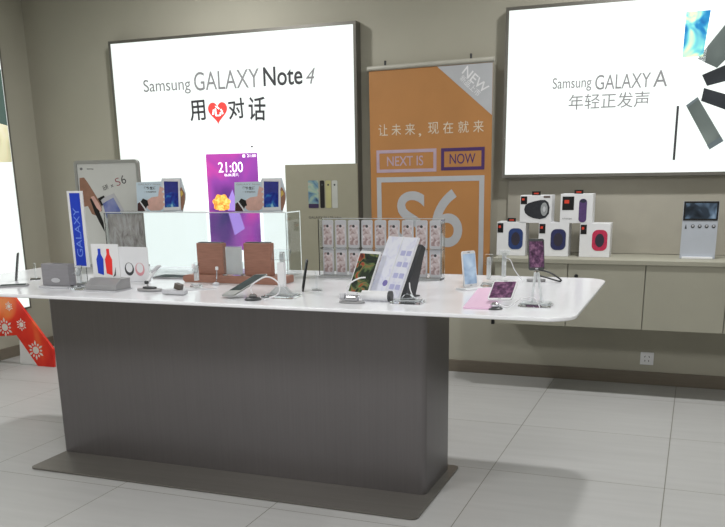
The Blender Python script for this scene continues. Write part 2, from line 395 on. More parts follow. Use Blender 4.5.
# left wall light box
pe = [at_x(17, 200, XL+.06), at_x(32, 309, XL+.06)]
ye = (pe[0].y+pe[1].y)/2; zb = at_x(30, 308, XL+.06).z
sb = thing('light_box', 'backlit sign on the left wall, cut by the photo edge', 'light box', (XL, ye-.9, zb))
L_, hh = 1.8, 2.42-zb
obj('housing', bx((.03, 0, hh/2), (.056, L_, hh)), m_alu, sb)
obj('lit_panel', bx((.06, 0, hh/2), (.006, L_-.03, hh-.03)), m_glow, sb)
bm = nb()
for s in (-1, 1): box(bm, (.062, s*(L_/2-.007), hh/2), (.012, .014, hh))
for z in (.007, hh-.007): box(bm, (.062, 0, z), (.012, L_-.028, .014))
obj('frame', bm, m_alu, sb, bev=.001)
zc0 = at_x(12, 166, XL+.06).z-zb; zc1 = at_x(2, 112, XL+.06).z-zb
obj('cream_picture', prism(nb(), [(-.88, zc0-.0), (.88, zc0+.03), (.88, zc1-.1), (.3, zc1), (-.88, zc1+.05)], .063, .0645, 'x'), m_glowc, sb)
obj('teal_picture', prism(nb(), [(-.88, zc1+.05), (.3, zc1), (.88, zc1-.1), (.88, hh-.2), (-.88, hh-.1)], .063, .0645, 'x'), m_glowt, sb)

# khaki poster leaning at the right end of the left sign
KY = LY-.0160
k0 = at_y(285, 165.3, KY); k1 = at_y(357.3, 163, KY)
kh = thing('poster', 'khaki board picturing four upright phones, right of the phone standees', 'poster', ((k0.x+k1.x)/2, KY, .0))
kw = k1.x-k0.x; kz = (k0.z+k1.z)/2-.0; KX = (k0.x+k1.x)/2
obj('board', bx((0, .004, kz/2), (kw, .010, kz)), m_kh, kh, bev=.001)
xs = [(308, 319), (319.8, 325), (325.5, 331.5), (331.8, 338)]
for i, (u0, u1) in enumerate(xs):
    q = [at_y(u0, 180.5, KY), at_y(u1, 208, KY)]
    mt_ = [m_lineup, m_black, mat('printed_gold_phone', (172, 168, 120), .4), mat('printed_silver_phone', (176, 178, 172), .4)][i]
    w_ = q[1].x-q[0].x; h_ = q[0].z-q[1].z
    po = obj('printed_phone', prism(nb(), rrect(w_, h_, .008, 3, (q[0].x+q[1].x)/2-KX, (q[0].z+q[1].z)/2-.0), -.001, -.0022), mt_, kh)
    if i: obj('lens', prism(nb(), disc((q[0].x+q[1].x)/2-KX, q[0].z-.0-.03, .007), -.0022, -.003), m_dark, po)
    else: obj('bottom_bezel', prism(nb(), rrect(w_, .03, .006, 3, (q[0].x+q[1].x)/2-KX, q[1].z-.0+.015), -.0022, -.003), mat('printed_deep_violet', (50, 36, 70), .5), po)
q = at_y(309, 219.3, KY); q2 = at_y(341.5, 219.3, KY)
lettering('GALAXY S6 | S6 edge', m_ink, kh, q.x-KX, q.z-.0, q2.x-q.x, 3*mpp(q), -.001)

# ------------------------------------------------------------------ orange roll-up banner
th = math.radians(4); BN = Vector((math.sin(th), math.cos(th), 0))
BA = at_y(367.3, 67.3, 5.84); BB = at_pl(494.5, 57, BA, BN)
BU = (BB-BA).normalized(); BV = BN.cross(BU); BV = -BV if BV.z < 0 else BV
bw = (BB-BA).length; btop = 1.46
BO = (BA+BB)/2 - BV*btop
bn = thing('hanging_banner', 'orange hanging banner with S6 on it between the two lit signs', 'banner')
M_ = Matrix((BU, BN, BV)).transposed().to_4x4(); M_.translation = BO; bn.matrix_world = M_
def bl(x, y):
    p = at_pl(x, y, BA, BN); d = p-BO; return (d.dot(BU), d.dot(BV))
obj('fabric', bx((0, .004, (btop-.02)/2), (bw-.02, .003, btop-.02)), m_or, bn)
obj('top_rail', tube(nb(), [(-bw/2, .004, btop-.012), (bw/2, .004, btop-.012)], .016, 12), mat('ivory_rail', (176, 174, 164), .4), bn, smooth=True)
obj('bottom_rail', tube(nb(), [(-bw/2, .004, 0), (bw/2, .004, 0)], .014, 12), mat('ivory_rail', (176, 174, 164), .4), bn, smooth=True)
for x, y in ((384.5, 63), (470.5, 55)):
    u = bl(x, y)
    hk = obj('hook', bx((u[0], .012, btop+.012), (.012, .014, .045), .002), m_dark, bn)
def bprint(name, pts, mt, par=None, d=.0):
    return obj(name, prism(nb(), [bl(*p) for p in pts], .0024-d, .0014-d), mt, par or bn)
cp = [bl(437, 63), bl(494, 58), bl(492.8, 115)]
cp = [(cp[0][0], btop-.03), (bw/2-.011, btop-.03), (bw/2-.011, cp[2][1])]
tr = obj('corner_print', prism(nb(), cp, .0024, .0016), m_bsil, bn)
q = bl(461.5, 73); s_ = mpp(BA)
lettering('NEW', mat('white_print', (222, 222, 224), .5), tr, q[0], q[1], 30*s_, 8.5*s_, .0016, rot=-math.radians(42), bold=.01, thick=.0005)
q = bl(459, 79.5)
lettering('新品上市', mat('white_print', (222, 222, 224), .5), tr, q[0], q[1], 25*s_, 6*s_, .0016, rot=-math.radians(42), bold=.0, thick=.0005)
for s__, xa, xb, yb in (('让', 378.5, 387.8, 136), ('未', 391.5, 401, 135.6), ('来', 405, 415, 135.2), (',', 418.6, 421, 136.8), ('现', 428, 438.5, 134.2), ('在', 443, 453, 133.6), ('就', 458, 468.5, 133), ('来', 473, 483.5, 132.4)):
    q = bl(xa, yb); q2 = bl(xb, yb)
    lettering(s__, m_pale, bn, q[0], q[1], q2[0]-q[0], (11 if s__ != ',' else 3.2)*s_, .0024)
def bframe(name, x0, y0, x1, y1, w, mt, par=None):
    a = bl(x0, y0); b = bl(x1, y1); 
    return obj(name, frame_bm(a[0], b[0], b[1], a[1], w, .0024, .0014), mt, par or bn)
bframe('printed_box', 376.3, 150.5, 436.3, 171.5, .022, m_lil)
q = bl(387, 166.3); q2 = bl(423, 166.3); lettering('NEXT IS', m_lil, bn, q[0], q[1], q2[0]-q[0], 9.5*s_, .0024, bold=.006)
bframe('printed_box', 441, 148.3, 484.3, 169.5, .022, m_pur)
q = bl(449.5, 164); q2 = bl(475.3, 164); lettering('NOW', m_pur, bn, q[0], q[1], q2[0]-q[0], 9.5*s_, .0024, bold=.006)
a_ = bl(376.6, 177.5); b_ = bl(484.3, 177.5)
obj('printed_box', frame_bm(a_[0], b_[0], a_[1]-.70, a_[1], .035, .0024, .0014), m_bsil, bn)
q = bl(397.5, 247); q2 = bl(426, 247); lettering('S', m_bsil, bn, q[0], q[1], q2[0]-q[0], 56*s_, .0024, bold=.012)
q = bl(431.5, 247); q2 = bl(462, 247); lettering('6', m_bsil, bn, q[0], q[1], q2[0]-q[0], 57*s_, .0024, bold=.012)

# ------------------------------------------------------------------ wall cabinets, hung
CY = 5.45; CT = .87
cb0 = at_y(493, 323.8, CY); zb = at_y(600, 328.5, CY).z
edges = [at_y(493, 323, CY).x, at_y(566.3, 326, CY).x, at_y(642.2, 330, CY).x, at_y(722.8, 333, CY).x]
pitch_ = (edges[3]-edges[0])/3
edges = [edges[0]+pitch_*i for i in range(6)]
cl = ['leftmost of the wall-hung cabinets, half hidden behind the white table', 'second wall-hung cabinet from the left, with a small dark lock by the table corner',
      'wall-hung cabinet above the wall socket', 'wall-hung cabinet cut by the right photo edge', 'wall-hung cabinet beyond the right photo edge']
for i in range(4):
    x0, x1 = edges[i], edges[i+1]; X = (x0+x1)/2; w = x1-x0
    t = thing('wall_cabinet', 'beige '+cl[i], 'cabinet', (X, YB, zb), 0, 'wall-hung cabinets')
    hC = CT-.03-zb
    obj('body', bx((0, -(YB-CY-.02)/2-.001, hC/2), (w-.001, YB-CY-.022, hC)), m_cab, t)
    d = obj('door', bx((0, -(YB-CY)+.009, hC/2+.002), (w-.006, .018, hC-.004)), m_cab, t, bev=.001)
    if i == 1:
        obj('lock', tube(nb(), [(-w/2+.055, -(YB-CY)-.001, hC-.075), (-w/2+.055, -(YB-CY)-.012, hC-.075)], .012, 12), m_black, d)
    if i == 0: obj('hinge_bracket', bx((-w/2-.0, -(YB-CY)-.004, .012), (.02, .02, .03), .003), m_black, t)
wt = obj('worktop', bx(((edges[0]+edges[4])/2, (YB+CY)/2-.006, CT-.015), (edges[4]-edges[0]+.02, YB-CY+.01, .029)), m_cab, bev=.003)
tag(wt, 'long beige worktop over the wall-hung cabinets, carrying the speaker boxes', 'worktop')
bp = obj('back_panel', bx(((edges[0]+edges[4])/2, YB-.009, (CT+Z1)/2), (edges[4]-edges[0]+.02, .018, Z1-CT-.004)), mat('back_panel_laminate', (166, 162, 150), .6, var=.02), bev=.001)
tag(bp, 'pale wall panel between the worktop and the right lit sign', 'wall panel')

# wall socket
o_ = at_y(647, 358.3, YB)
so = thing('wall_socket', 'square white wall socket low on the wall under the cabinets', 'socket', (o_.x, YB, o_.z-.043))
obj('plate', bx((0, -.005, .043), (.086, .01, .086), .003), m_white, so)
bm = nb()
for dx, dz, r in ((-.014, .056, .4), (.014, .056, -.4), (-.012, .028, .0), (.012, .028, 0)): box(bm, (0, 0, 0), (.004, .002, .012), Matrix.Translation((dx, -.0105, dz)) @ Matrix.Rotation(r, 4, 'Y'))
obj('socket_slots', bm, m_black, so)

# ------------------------------------------------------------------ speaker boxes on the worktop
def text_tag(par, x, z, w, h, y):
    o = obj('brand_tag', bx((x, y, z), (w, .001, h)), m_black, par)
    obj('tag_mark', bx((x-w*.12, y-.001, z+h*.12), (w*.4, .001, h*.26)), mat('orange_red_print', (214, 66, 44), .5), o)
def speaker_box(x0, x1, yb, hpx, z, kind, label, Yf=5.60, dep=.13, tab_on=True):
    p = at_y(x0, yb, Yf); q = at_y(x1, yb, Yf); w = q.x-p.x; s = mpp(p); h = hpx*s*1.03
    X = (p.x+q.x)/2
    t = thing('speaker_box', label, 'box', (X, Yf, z), 0, 'speaker boxes on the worktop')
    obj('carton', bx((0, dep/2, h/2), (w, dep, h), .002), m_white, t)
    if kind == 'oval':
        sp = obj('printed_speaker', prism(nb(), [(x*.42*w/.5-.0*w+w*.02, z_*h+h*.5) for x, z_ in [(-.46, 0), (-.42, .13), (-.3, .22), (-.1, .28), (.15, .33), (.32, .33), (.44, .24), (.5, .06), (.48, -.16), (.36, -.31), (.15, -.36), (-.1, -.32), (-.3, -.24), (-.42, -.14)]], -.0005, -.0016), m_sp_b, t)
        obj('printed_cone', prism(nb(), disc(w*.27, h*.5, w*.11, h*.24), -.0016, -.0024), mat('printed_silver_cone', (150, 154, 156), .5, var=.2, scale=60), sp)
        obj('printed_ring', prism(nb(), disc(w*.27, h*.5, w*.045, h*.1), -.0024, -.003), m_lgrey, sp)
        text_tag(t, -w*.38, h*.82, w*.2, h*.28, -.001)
        obj('corner_print', bx((w*.34, -.001, h*.94), (w*.2, .001, h*.07)), mat('printed_taupe', (96, 84, 80), .5), t)
    elif kind == 'capsule':
        sp = obj('printed_speaker', prism(nb(), rrect(w*.24, h*.8, w*.11, 6, w*.2, h*.43), -.0005, -.0016), m_sp_p, t)
        obj('printed_end', prism(nb(), disc(w*.2, h*.76, w*.1, h*.06), -.0016, -.0024), mat('printed_blue_black', (44, 44, 66), .5), sp)
        text_tag(t, -w*.26, h*.68, w*.36, h*.46, -.001)
        lettering('charge', m_inkl, t, -w*.42, h*.12, w*.3, h*.07, -.0005)
    else:
        mt_ = {'blue': m_sp_l, 'navy': m_sp_n, 'red': m_sp_r}[kind]
        sp = obj('printed_speaker', prism(nb(), rrect(w*.5, h*.62, w*.18, 6, w*.16, h*.5), -.0005, -.0016), mt_, t)
        obj('printed_cone', prism(nb(), disc(w*.16, h*.5, w*.15, h*.2), -.0016, -.0024), mat('printed_dark_cone', (50, 46, 60), .5), sp)
        text_tag(t, -w*.38, h*.82, w*.2, h*.28, -.001)
    # card loop for hanging on the box top
    if not tab_on: return h
    tab = obj('hang_tab', bx((0 if kind != 'capsule' else .01, .005, h+.011), (.055, .002, .026), .0005), m_black, t)
    obj('tab_slot', bx((0 if kind != 'capsule' else .01, .0035, h+.011), (.03, .001, .008)), mat('orange_red_print', (214, 66, 44), .5), tab)
    return h
zw = CT
at_low = [(496.5, 525, 'blue', 'white speaker carton with blue speaker print, bottom row left end'),
          (538, 568, 'navy', 'white speaker carton with navy speaker print, middle of the bottom row'),
          (579, 609.5, 'red', 'white speaker carton with red speaker print, bottom row right end')]
p_ = at_y(560, 223.2, 5.6); hl = (p_.z-zw)/mpp(p_)/1.03
for x0, x1, kd, lbv in at_low: hbox = speaker_box(x0, x1, 250, hl, zw, kd, lbv, tab_on=(kd == 'blue'))

z2 = zw+hbox+.0005
h_up = 26
speaker_box(519.6, 551, 221, h_up, z2, 'oval', 'white speaker carton with black oval speaker print, upper left of the pair')
speaker_box(559.7, 592, 221, h_up+1.5, z2, 'capsule', 'white speaker carton with purple upright speaker print, upper right of the pair')

# small screen standing on the worktop, right
Yf = 5.62
p = at_y(684.5, 201.3, Yf); q = at_y(719.5, 201.3, Yf); r_ = at_y(702, 220.5, Yf)
w = q.x-p.x; X = (p.x+q.x)/2; htot = (p.z+q.z)/2-CT
ds = thing('display_screen', 'small dark landscape screen with a row of icons, alone on the worktop', 'screen', (X, Yf, CT))
sh_ = (p.z+q.z)/2-r_.z
obj('stand_board', bx((0, .01, (htot)/2), (w+.006, .014, htot), .002), mat('pale_blue_grey_board', (178, 184, 194), .5, var=.02), ds, label='pale blue-grey board')
sc_ = obj('screen', bx((0, .0015, htot-sh_/2), (w, .003, sh_)), m_black, ds)
obj('screen_picture', bx((0, -.0006, htot-sh_/2), (w-.02, .001, sh_-.022)), m_scrn, sc_)
for i in range(5):
    ix = -w*.4+w*.2*i
    if i == 0: b_ = prism(nb(), [(ix-.006, htot-sh_-.05), (ix+.006, htot-sh_-.05), (ix, htot-sh_-.02)], .0028, .0018)
    else: b_ = prism(nb(), disc(ix, htot-sh_-.035, .011), .0028, .0018)
    ic = obj('printed_icon', b_, m_dark, ds)
    if i: obj('icon_centre', prism(nb(), disc(ix, htot-sh_-.032, .006, .005), .0018, .001), m_lgrey, ic)
obj('foot', bx((0, .03, .006), (w*.9, .10, .012), .002), m_white, ds)

# ------------------------------------------------------------------ display table
tx0, tx1, ty0, ty1 = -3.60, -.378, 3.03, 4.245
tcx, tcy = (tx0+tx1)/2, (ty0+ty1)/2
tb = thing('display_table', 'long white-topped display table on a dark brushed steel slab base', 'table', (tcx, tcy, 0))
pts = rrect(tx1-tx0, ty1-ty0, .11, 10)
obj('tabletop', prism(nb(), pts, TZ-.015, TZ, 'z'), m_solid, tb, bev=.004, smooth=True)
px0, px1, py0, py1 = -3.036-tcx, -1.035-tcx, 3.408-tcy, 3.80-tcy
obj('pedestal', prism(nb(), rrect(px1-px0, py1-py0, .025, 5, (px0+px1)/2, (py0+py1)/2), .011, TZ-.0155, 'z'), m_steel, tb, smooth=True)
qx0, qx1, qy0, qy1 = -3.03-tcx, -.992-tcx, 3.14-tcy, 3.845-tcy
obj('base_plate', prism(nb(), rrect(qx1-qx0, qy1-qy0, .03, 5, (qx0+qx1)/2, (qy0+qy1)/2), .0025, .0105, 'z'), m_plate, tb, bev=.001)
obj('foot_pads', prism(nb(), rrect(qx1-qx0-.06, qy1-qy0-.06, .03, 5, (qx0+qx1)/2, (qy0+qy1)/2), 0, .0025, 'z'), m_gap, tb)

# ------------------------------------------------------------------ red snowflake cardboard stand, far left on the floor
RY = 5.10
def rp_(x, y): p = at_y(x, y, RY); return (p.x, p.z)
r0 = at_y(37, 366.5, RY)
rs = thing('cardboard_display', 'red cardboard display stand with white snowflakes on the floor past the left table end', 'display stand', (r0.x, RY, 0))
def rl(x, y): p = at_y(x, y, RY); return (p.x-r0.x, max(.0, p.z))
poly = [rl(54.5, 363), rl(54, 349), rl(16, 298), rl(-2, 275), rl(-5, 275), rl(-5, 336.5), rl(0, 336), rl(17.5, 335), rl(39, 367)]
poly[0] = (poly[0][0], 0); poly[-1] = (poly[-1][0], 0)
obj('printed_board', prism(nb(), poly, -.012, .012), m_redp, rs, bev=.002)
wpoly = [(rl(18, 335)[0], rl(18, 336)[1]), (rl(19.5, 366)[0], 0), (rl(40, 367)[0], 0), (rl(50, 363)[0], 0), (rl(30, 345)[0], rl(18, 336)[1])]
obj('foot_panel', prism(nb(), wpoly, .0125, .030), m_paper, rs, label='plain white foot panel')
m_sn = mat('white_snowflake_print', (222, 216, 208), .6)
def flake(x, y, rpx, par):
    c = rl(x, y); s = mpp(r0); bm = nb(); R_ = rpx*s
    prism(bm, disc(c[0], c[1], R_*.38, n=16), -.0122, -.0136)
    for k in range(12):
        a = 2*PI*k/12; r1, r2, wd = R_*.5, R_*(1 if k % 2 else .8), R_*.085
        d = (math.cos(a), math.sin(a)); n_ = (-d[1], d[0])
        P_ = [(c[0]+d[0]*r1-n_[0]*wd*.5, c[1]+d[1]*r1-n_[1]*wd*.5), (c[0]+d[0]*(r1+r2)/2-n_[0]*wd*1.3, c[1]+d[1]*(r1+r2)/2-n_[1]*wd*1.3), (c[0]+d[0]*r2, c[1]+d[1]*r2), (c[0]+d[0]*(r1+r2)/2+n_[0]*wd*1.3, c[1]+d[1]*(r1+r2)/2+n_[1]*wd*1.3), (c[0]+d[0]*r1+n_[0]*wd*.5, c[1]+d[1]*r1+n_[1]*wd*.5)]
        prism(bm, P_, -.0122, -.0136)
    obj('snowflake', bm, m_sn, par)
for x, y, r in ((6, 327, 10), (22.5, 324.5, 6.5), (37, 350, 10), (10, 306, 5)): flake(x, y, r, rs)

# ================================================================== things on the table
def top(name, label, cat, x, y, rz=0, group=None, z=TZ):
    p = at_z(x, y, z); return thing(name, label, cat, (p.x, p.y, z), rz, group), p, mpp(p)
GA = 'phones on clear stands'

# framed poster (left, back)
FYY = 4.12
p = at_y(73.8, 161, FYY); q = at_y(138.5, 159, FYY)
fx, fh, fwid = (p.x+q.x)/2, (p.z+q.z)/2-TZ, q.x-p.x
fp = thing('framed_poster', 'silver framed poster of a hand holding a phone, S6 written at a slant', 'poster', (fx, FYY, TZ))
ou = rrect(fwid, fh, .022, 5, 0, fh/2); inn = rrect(fwid-.036, fh-.036, .008, 5, 0, fh/2)
bm = nb()
for y_ in (0,):
    A0 = [bm.verts.new((u, -.009, v)) for u, v in ou]; A1 = [bm.verts.new((u, .009, v)) for u, v in ou]
    B0 = [bm.verts.new((u, -.009, v)) for u, v in inn]; B1 = [bm.verts.new((u, .009, v)) for u, v in inn]
    n = len(ou)
    for i in range(n):
        j = (i+1) % n
        bm.faces.new((A0[i], A0[j], B0[j], B0[i])); bm.faces.new((A1[i], B1[i], B1[j], A1[j]))
        bm.faces.new((A0[i], A1[i], A1[j], A0[j])); bm.faces.new((B0[i], B0[j], B1[j], B1[i]))
obj('frame', bm, m_silver, fp, bev=.002)
obj('sheet', bx((0, .002, fh/2), (fwid-.03, .004, fh-.03)), mat('poster_sheet', (206, 208, 204), .4, var=.02), fp)
def fl(x, y): p = at_y(x, y, FYY); return (p.x-fx, p.z-TZ)
def fprint(name, pts, mt, d=0, par=None): return obj(name, prism(nb(), [fl(*p_) for p_ in pts], -.0001-d, -.0008-d), mt, par or fp)
hd = fprint('printed_hand', [(79.5, 178), (84, 177.5), (88, 183), (93, 191), (98, 199), (101.5, 206), (102, 211), (98, 212), (95, 207), (97, 216), (92, 214), (88, 206), (84, 207), (80.5, 203)], m_skin2)
fprint('printed_sleeve', [(90, 199), (93, 198), (98, 208), (103.5, 222), (105, 232), (100, 223), (95, 213)], m_black, .0008, hd)
fprint('printed_thumb', [(91, 197), (94, 196), (99, 203), (102, 209), (101, 212), (97, 208)], m_skin, .0016, hd)
fprint('printed_clip', [(98, 198.5), (104, 195.5), (105, 197.2), (101, 200.2), (103.5, 205), (102, 206)], m_black, .0024, hd)
pp_ = fprint('printed_phone', [(101, 199), (114, 193.2), (124, 210), (128, 222), (108, 226), (104, 208)], m_lgrey, .0008)
fprint('printed_screen', [(103, 203.5), (113.5, 197.5), (121, 211), (122, 217), (107, 218)], picture('violet_blue_print', [(.3, (84, 92, 150)), (.5, (110, 122, 180)), (.7, (150, 156, 196))], 10, 0), .0016, pp_)
a_ = fl(104, 191); s_ = mpp(Vector((fx, FYY, 1.3)))
lettering('玩转', m_ink, fp, a_[0], a_[1], 6.5*s_, 5*s_, -.0002, rot=.34, bold=.0)
a_ = fl(111.4, 187.6); lettering('x', m_ink, fp, a_[0], a_[1], 3*s_, 2.4*s_, -.0002, rot=.34, bold=.0)
a_ = fl(117.2, 186.4); lettering('S', mat('dark_rose_ink', (150, 70, 84), .5), fp, a_[0], a_[1], 5.2*s_, 7.5*s_, -.0002, rot=.34, bold=-.01)
a_ = fl(122.8, 184.4); lettering('6', m_ink, fp, a_[0], a_[1], 5.2*s_, 8*s_, -.0002, rot=.34, bold=-.01)
a_ = fl(80, 170.3); lettering('●', m_inkg, fp, a_[0], a_[1], 3.4*s_, 2.6*s_, -.0002)
a_ = fl(87, 170); lettering('Samsung', m_inkg, fp, a_[0], a_[1], 8*s_, 1.8*s_, -.0002, bold=.02)
for s in (-1, 1):
    obj('foot', bx((s*fwid*.32, .056, .006), (.03, .13, .012), .003), m_silver, fp)

# blue sign
p = at_z(77.5, 284, TZ); BYY = p.y; s_ = mpp(p)
a0 = at_y(66.8, 191, BYY); a1 = at_y(82.3, 191, BYY); bwid = a1.x-a0.x; bh = a0.z-TZ
bs = thing('sign', 'narrow upright blue sign with a white border, left end of the table', 'sign', ((a0.x+a1.x)/2, BYY, TZ))
b0 = .085
obj('board', bx((0, 0, (bh+b0)/2), (bwid, .008, bh-b0), .002), m_white, bs)
obj('blue_field', bx((0, -.0045, (bh+b0)/2-.002), (bwid*.66, .001, bh-b0-.016)), m_blue, bs)
lettering('GALAXY', mat('pale_blue_ink', (110, 140, 228), .5), bs, bwid*.19, b0+.05, bh-b0-.13, bwid*.38, -.005, rot=PI/2)
obj('post', bx((0, 0, b0/2+.003), (bwid*.5, .006, b0-.008), .001), m_acr, bs)
obj('foot', bx((.01, -.0, .004), (bwid+.03, .09, .008), .003), m_acre, bs)

# clear case with the two standees on top
GY = 3.93
g0 = at_y(103.5, 212.5, GY); g1 = at_y(285.5, 211.5, GY); GX = (g0.x+g1.x)/2; gw = g1.x-g0.x; gt = (g0.z+g1.z)/2-TZ; gd = .17
cs = thing('acrylic_case', 'long clear acrylic case carrying the two hand-and-phone standees', 'display case', (GX, GY, TZ))
obj('top_panel', bx((0, gd/2, gt-.0025), (gw, gd, .005)), m_acr, cs)
obj('front_panel', bx((0, .002, (gt-.005)/2), (gw, .004, gt-.0052)), m_acr, cs)
obj('back_panel', bx((0, gd-.002, (gt-.005)/2), (gw, .004, gt-.0052)), m_acr, cs)
for s in (-1, 1):
    obj('side_panel', bx((s*(gw/2-.002), gd/2, (gt-.005)/2), (.004, gd-.0085, gt-.0052)), m_acr, cs)
obj('front_edge', bx((0, -.0008, gt-.0025), (gw, .0015, .005)), m_acre, cs)
# sketch card inside the case
k0 = at_y(107, 213, GY+.03); k1 = at_y(142, 213, GY+.03)
kc = obj('sketch_card', bx(((k0.x+k1.x)/2, GY+.03, TZ+gt*.5-.003), (k1.x-k0.x, .003, gt-.016)), m_sket)
tag(kc, 'pale card with faint pencil sketch inside the left end of the clear case', 'card')

def standee(x0, x1, label):
    """printed cut-out board: pale card, wrist and hand, phone, fingertips"""
    Y_ = GY+.05
    a = at_y(x0, 211.5, Y_); b = at_y(x1, 211.5, Y_); W_ = b.x-a.x; z = TZ+gt
    t = thing('phone_standee', label, 'standee', ((a.x+b.x)/2, Y_, z+.0005), 0, 'hand-and-phone standees on the clear case')
    u = W_/51.0   # 51 px wide in the photograph
    def q(pts): return [((x-25.5)*u, max(0, y)*u*.86) for x, y in pts]
    def pr(name, pts, mt, d, par=None, th_=.0008): return obj(name, prism(nb(), q(pts), -d, -d-th_), mt, par or t)
    obj('card', prism(nb(), q([(0, 0), (1, 29), (27, 29.5), (28, 32.5), (47, 32.5), (50.5, 18), (50, 12), (46.5, 0)]), .0, .005), mat('standee_card', (206, 214, 222), .5, var=.02), t)
    pr('blue_card_print', [(0.3, .3), (1.3, 28.6), (27, 29.1), (28, .3)], m_lblue, .0)
    hd = pr('printed_hand', [(11, 3), (14, 0.8), (24, 1), (27, 3), (28.5, 8), (27, 12), (28.5, 16), (27, 19), (28, 23), (25.5, 25), (24, 20), (23, 15), (16, 14), (11, 11)], m_skin, .0008)
    pr('printed_sleeve', [(0.3, .3), (8, .3), (11, 6), (6, 11), (1, 8)], m_cuff, .0008)
    pr('printed_watch', [(4, 9), (8, 4.5), (12.5, 6), (11.5, 11), (7, 13)], m_black, .0016)
    pr('printed_cuff', [(2.8, 10.2), (4, 10.6), (9, 3.2), (10.4, 0.6), (8.6, .4), (7.5, 3)], m_white, .0024)
    ph = pr('printed_phone', [(27.5, 1), (29, 32.5), (46.5, 32), (45, 1.6)], m_white, .0016)
    pr('printed_screen', [(29.2, 4), (30.2, 29.6), (44.3, 29.2), (43.2, 4.6)], m_scrb, .0024, ph)
    pr('screen_sky', [(29.8, 17), (30.2, 29.6), (44.3, 29.2), (43.8, 17.5), (38, 19)], mat('printed_deep_blue', (44, 50, 134), .5, var=.2, scale=30), .0032, ph)
    for i, (yy) in enumerate((7, 12, 17, 22)):
        pr('printed_fingertip', [(25.4, yy-1.8), (28.6, yy-1.6), (29.6, yy), (28.6, yy+1.6), (25.4, yy+1.8)], m_skin, .0024, hd)
    pr('printed_thumb', [(45.6, 2), (46.5, .5), (49.5, 8), (50.3, 14), (50, 18), (47, 24), (45.8, 22)], m_skin2, .0024)
    pr('printed_glint', [(46.2, 14), (48.8, 17), (47.8, 20.5), (46, 20)], mat('printed_yellow', (206, 176, 84), .5), .0032)
    lettering('掌控生活', m_ink, t, (9-25.5)*u, 18.6*u, 12*u, 2.6*u, -.0008, bold=.03)
    lettering('GALAXY Note', m_inkl, t, (3-25.5)*u, 22.4*u, 23*u, 1.4*u, -.0008)
    lettering('一手掌握精彩', m_inkg, t, (8.5-25.5)*u, 16*u, 13*u, 1.4*u, -.0008)
    obj('rear_foot', bx((0, .03, .004), (W_*.3, .05, .008)), m_acre, t)
    return t
standee(137.5, 187, 'hand-and-phone cut-out on the clear case, left one near the framed poster')
standee(235, 287, 'hand-and-phone cut-out on the clear case, right one in front of the purple phone')

# brown plinth and the two brown blocks on it
p = at_z(184, 281.5, TZ); q = at_z(283, 284, TZ)
PYY = (p.y+q.y)/2-.03; pa = at_y(183, 280, PYY); pb = at_y(282, 280, PYY); ww = pb.x-pa.x
pl_ = thing('plinth', 'low brown wood plinth lying in front of the clear case', 'plinth', ((pa.x+pb.x)/2, PYY, TZ))
obj('slab', prism(nb(), [(-ww/2, .008), (-ww/2+.012, 0), (ww/2-.004, 0), (ww/2, .004), (ww/2, .036), (-ww/2+.02, .036), (-ww/2, .028)], 0, .13), m_brown, pl_, bev=.002)
def block(x0, x1, ytop, label):
    Y_ = PYY+.05; a = at_y(x0, ytop, Y_); b = at_y(x1, ytop, Y_); z = TZ+.0365; h = a.z-z
    t = thing('display_block', label, 'display block', ((a.x+b.x)/2, Y_, z), 0, 'brown blocks on the plinth')
    obj('body', bx((0, .02, h/2), (b.x-a.x, .04, h), .003), m_brown, t)
    obj('cap', bx((0, .02, h+.002), (b.x-a.x-.02, .03, .004)), m_dark, t)
    return t
block(196, 222, 243, 'left brown upright block on the low brown plinth')
block(243, 270, 243, 'right brown upright block on the low brown plinth')
# clear card holder between the blocks
Y_ = PYY+.03; a = at_y(223.5, 246, Y_); b = at_y(241.5, 246, Y_); z = TZ+.0365; h = a.z-z
ch = thing('card_holder', 'clear card holder with a white card between the brown blocks', 'card holder', ((a.x+b.x)/2, Y_, z))
obj('holder', bx((0, 0, h/2), (b.x-a.x, .004, h), .001), m_acr, ch)
obj('card', bx((0, .006, h/2), (b.x-a.x-.012, .002, h-.01)), m_paper, ch)
obj('foot', bx((0, .008, .003), (b.x-a.x, .06, .006), .001), m_acr, ch)

# ---------- kinds of small things
def slab_phone(w, h, t, body, screen, par, bez=(.004, .013), home=True):
    """phone lying in the xy plane of par, foot at y=0, screen up"""
    obj('body', prism(nb(), rrect(w, h, .010, 5, 0, h/2), 0, t, 'z'), body, par, bev=.0015, smooth=True)
    sc = obj('screen', prism(nb(), rrect(w-2*bez[0], h-2*bez[1], .002, 2, 0, h/2), t, t+.0006, 'z'), screen, par)
    if home: obj('home_button', prism(nb(), rrect(.014, .006, .003, 4, 0, bez[1]*.5), t, t+.0008, 'z'), m_lgrey, par)
    obj('earpiece', prism(nb(), rrect(.014, .002, .001, 3, 0, h-bez[1]*.5), t, t+.0006, 'z'), m_dark, par)
def orient(t, root, L, W):
    """root: foot corner; L and W: long and short edge as (right, away, up)"""
    r_, d_ = rt0, Vector((-rt0.y, rt0.x, 0)); k_ = Vector((0, 0, 1))
    l_ = (r_*L[0]+d_*L[1]+k_*L[2]).normalized(); w_ = r_*W[0]+d_*W[1]+k_*W[2]; c_ = root+w_/2
    w_ = (w_-l_*w_.dot(l_)).normalized(); n_ = w_.cross(l_)
    m_ = Matrix((w_, l_, n_)).transposed().to_4x4(); m_.translation = c_; t.matrix_world = m_
def tilt(t, rx, rz, lift=0):
    t.rotation_euler = (rx, 0, rz); t.location.z += lift
def cable(name, pts, label, r=.0022, mt=None, cat='cable'):
    o = obj(name, tube(nb(), smooth_path(pts), r, 7), mt or m_cable, smooth=True); tag(o, label, cat); return o
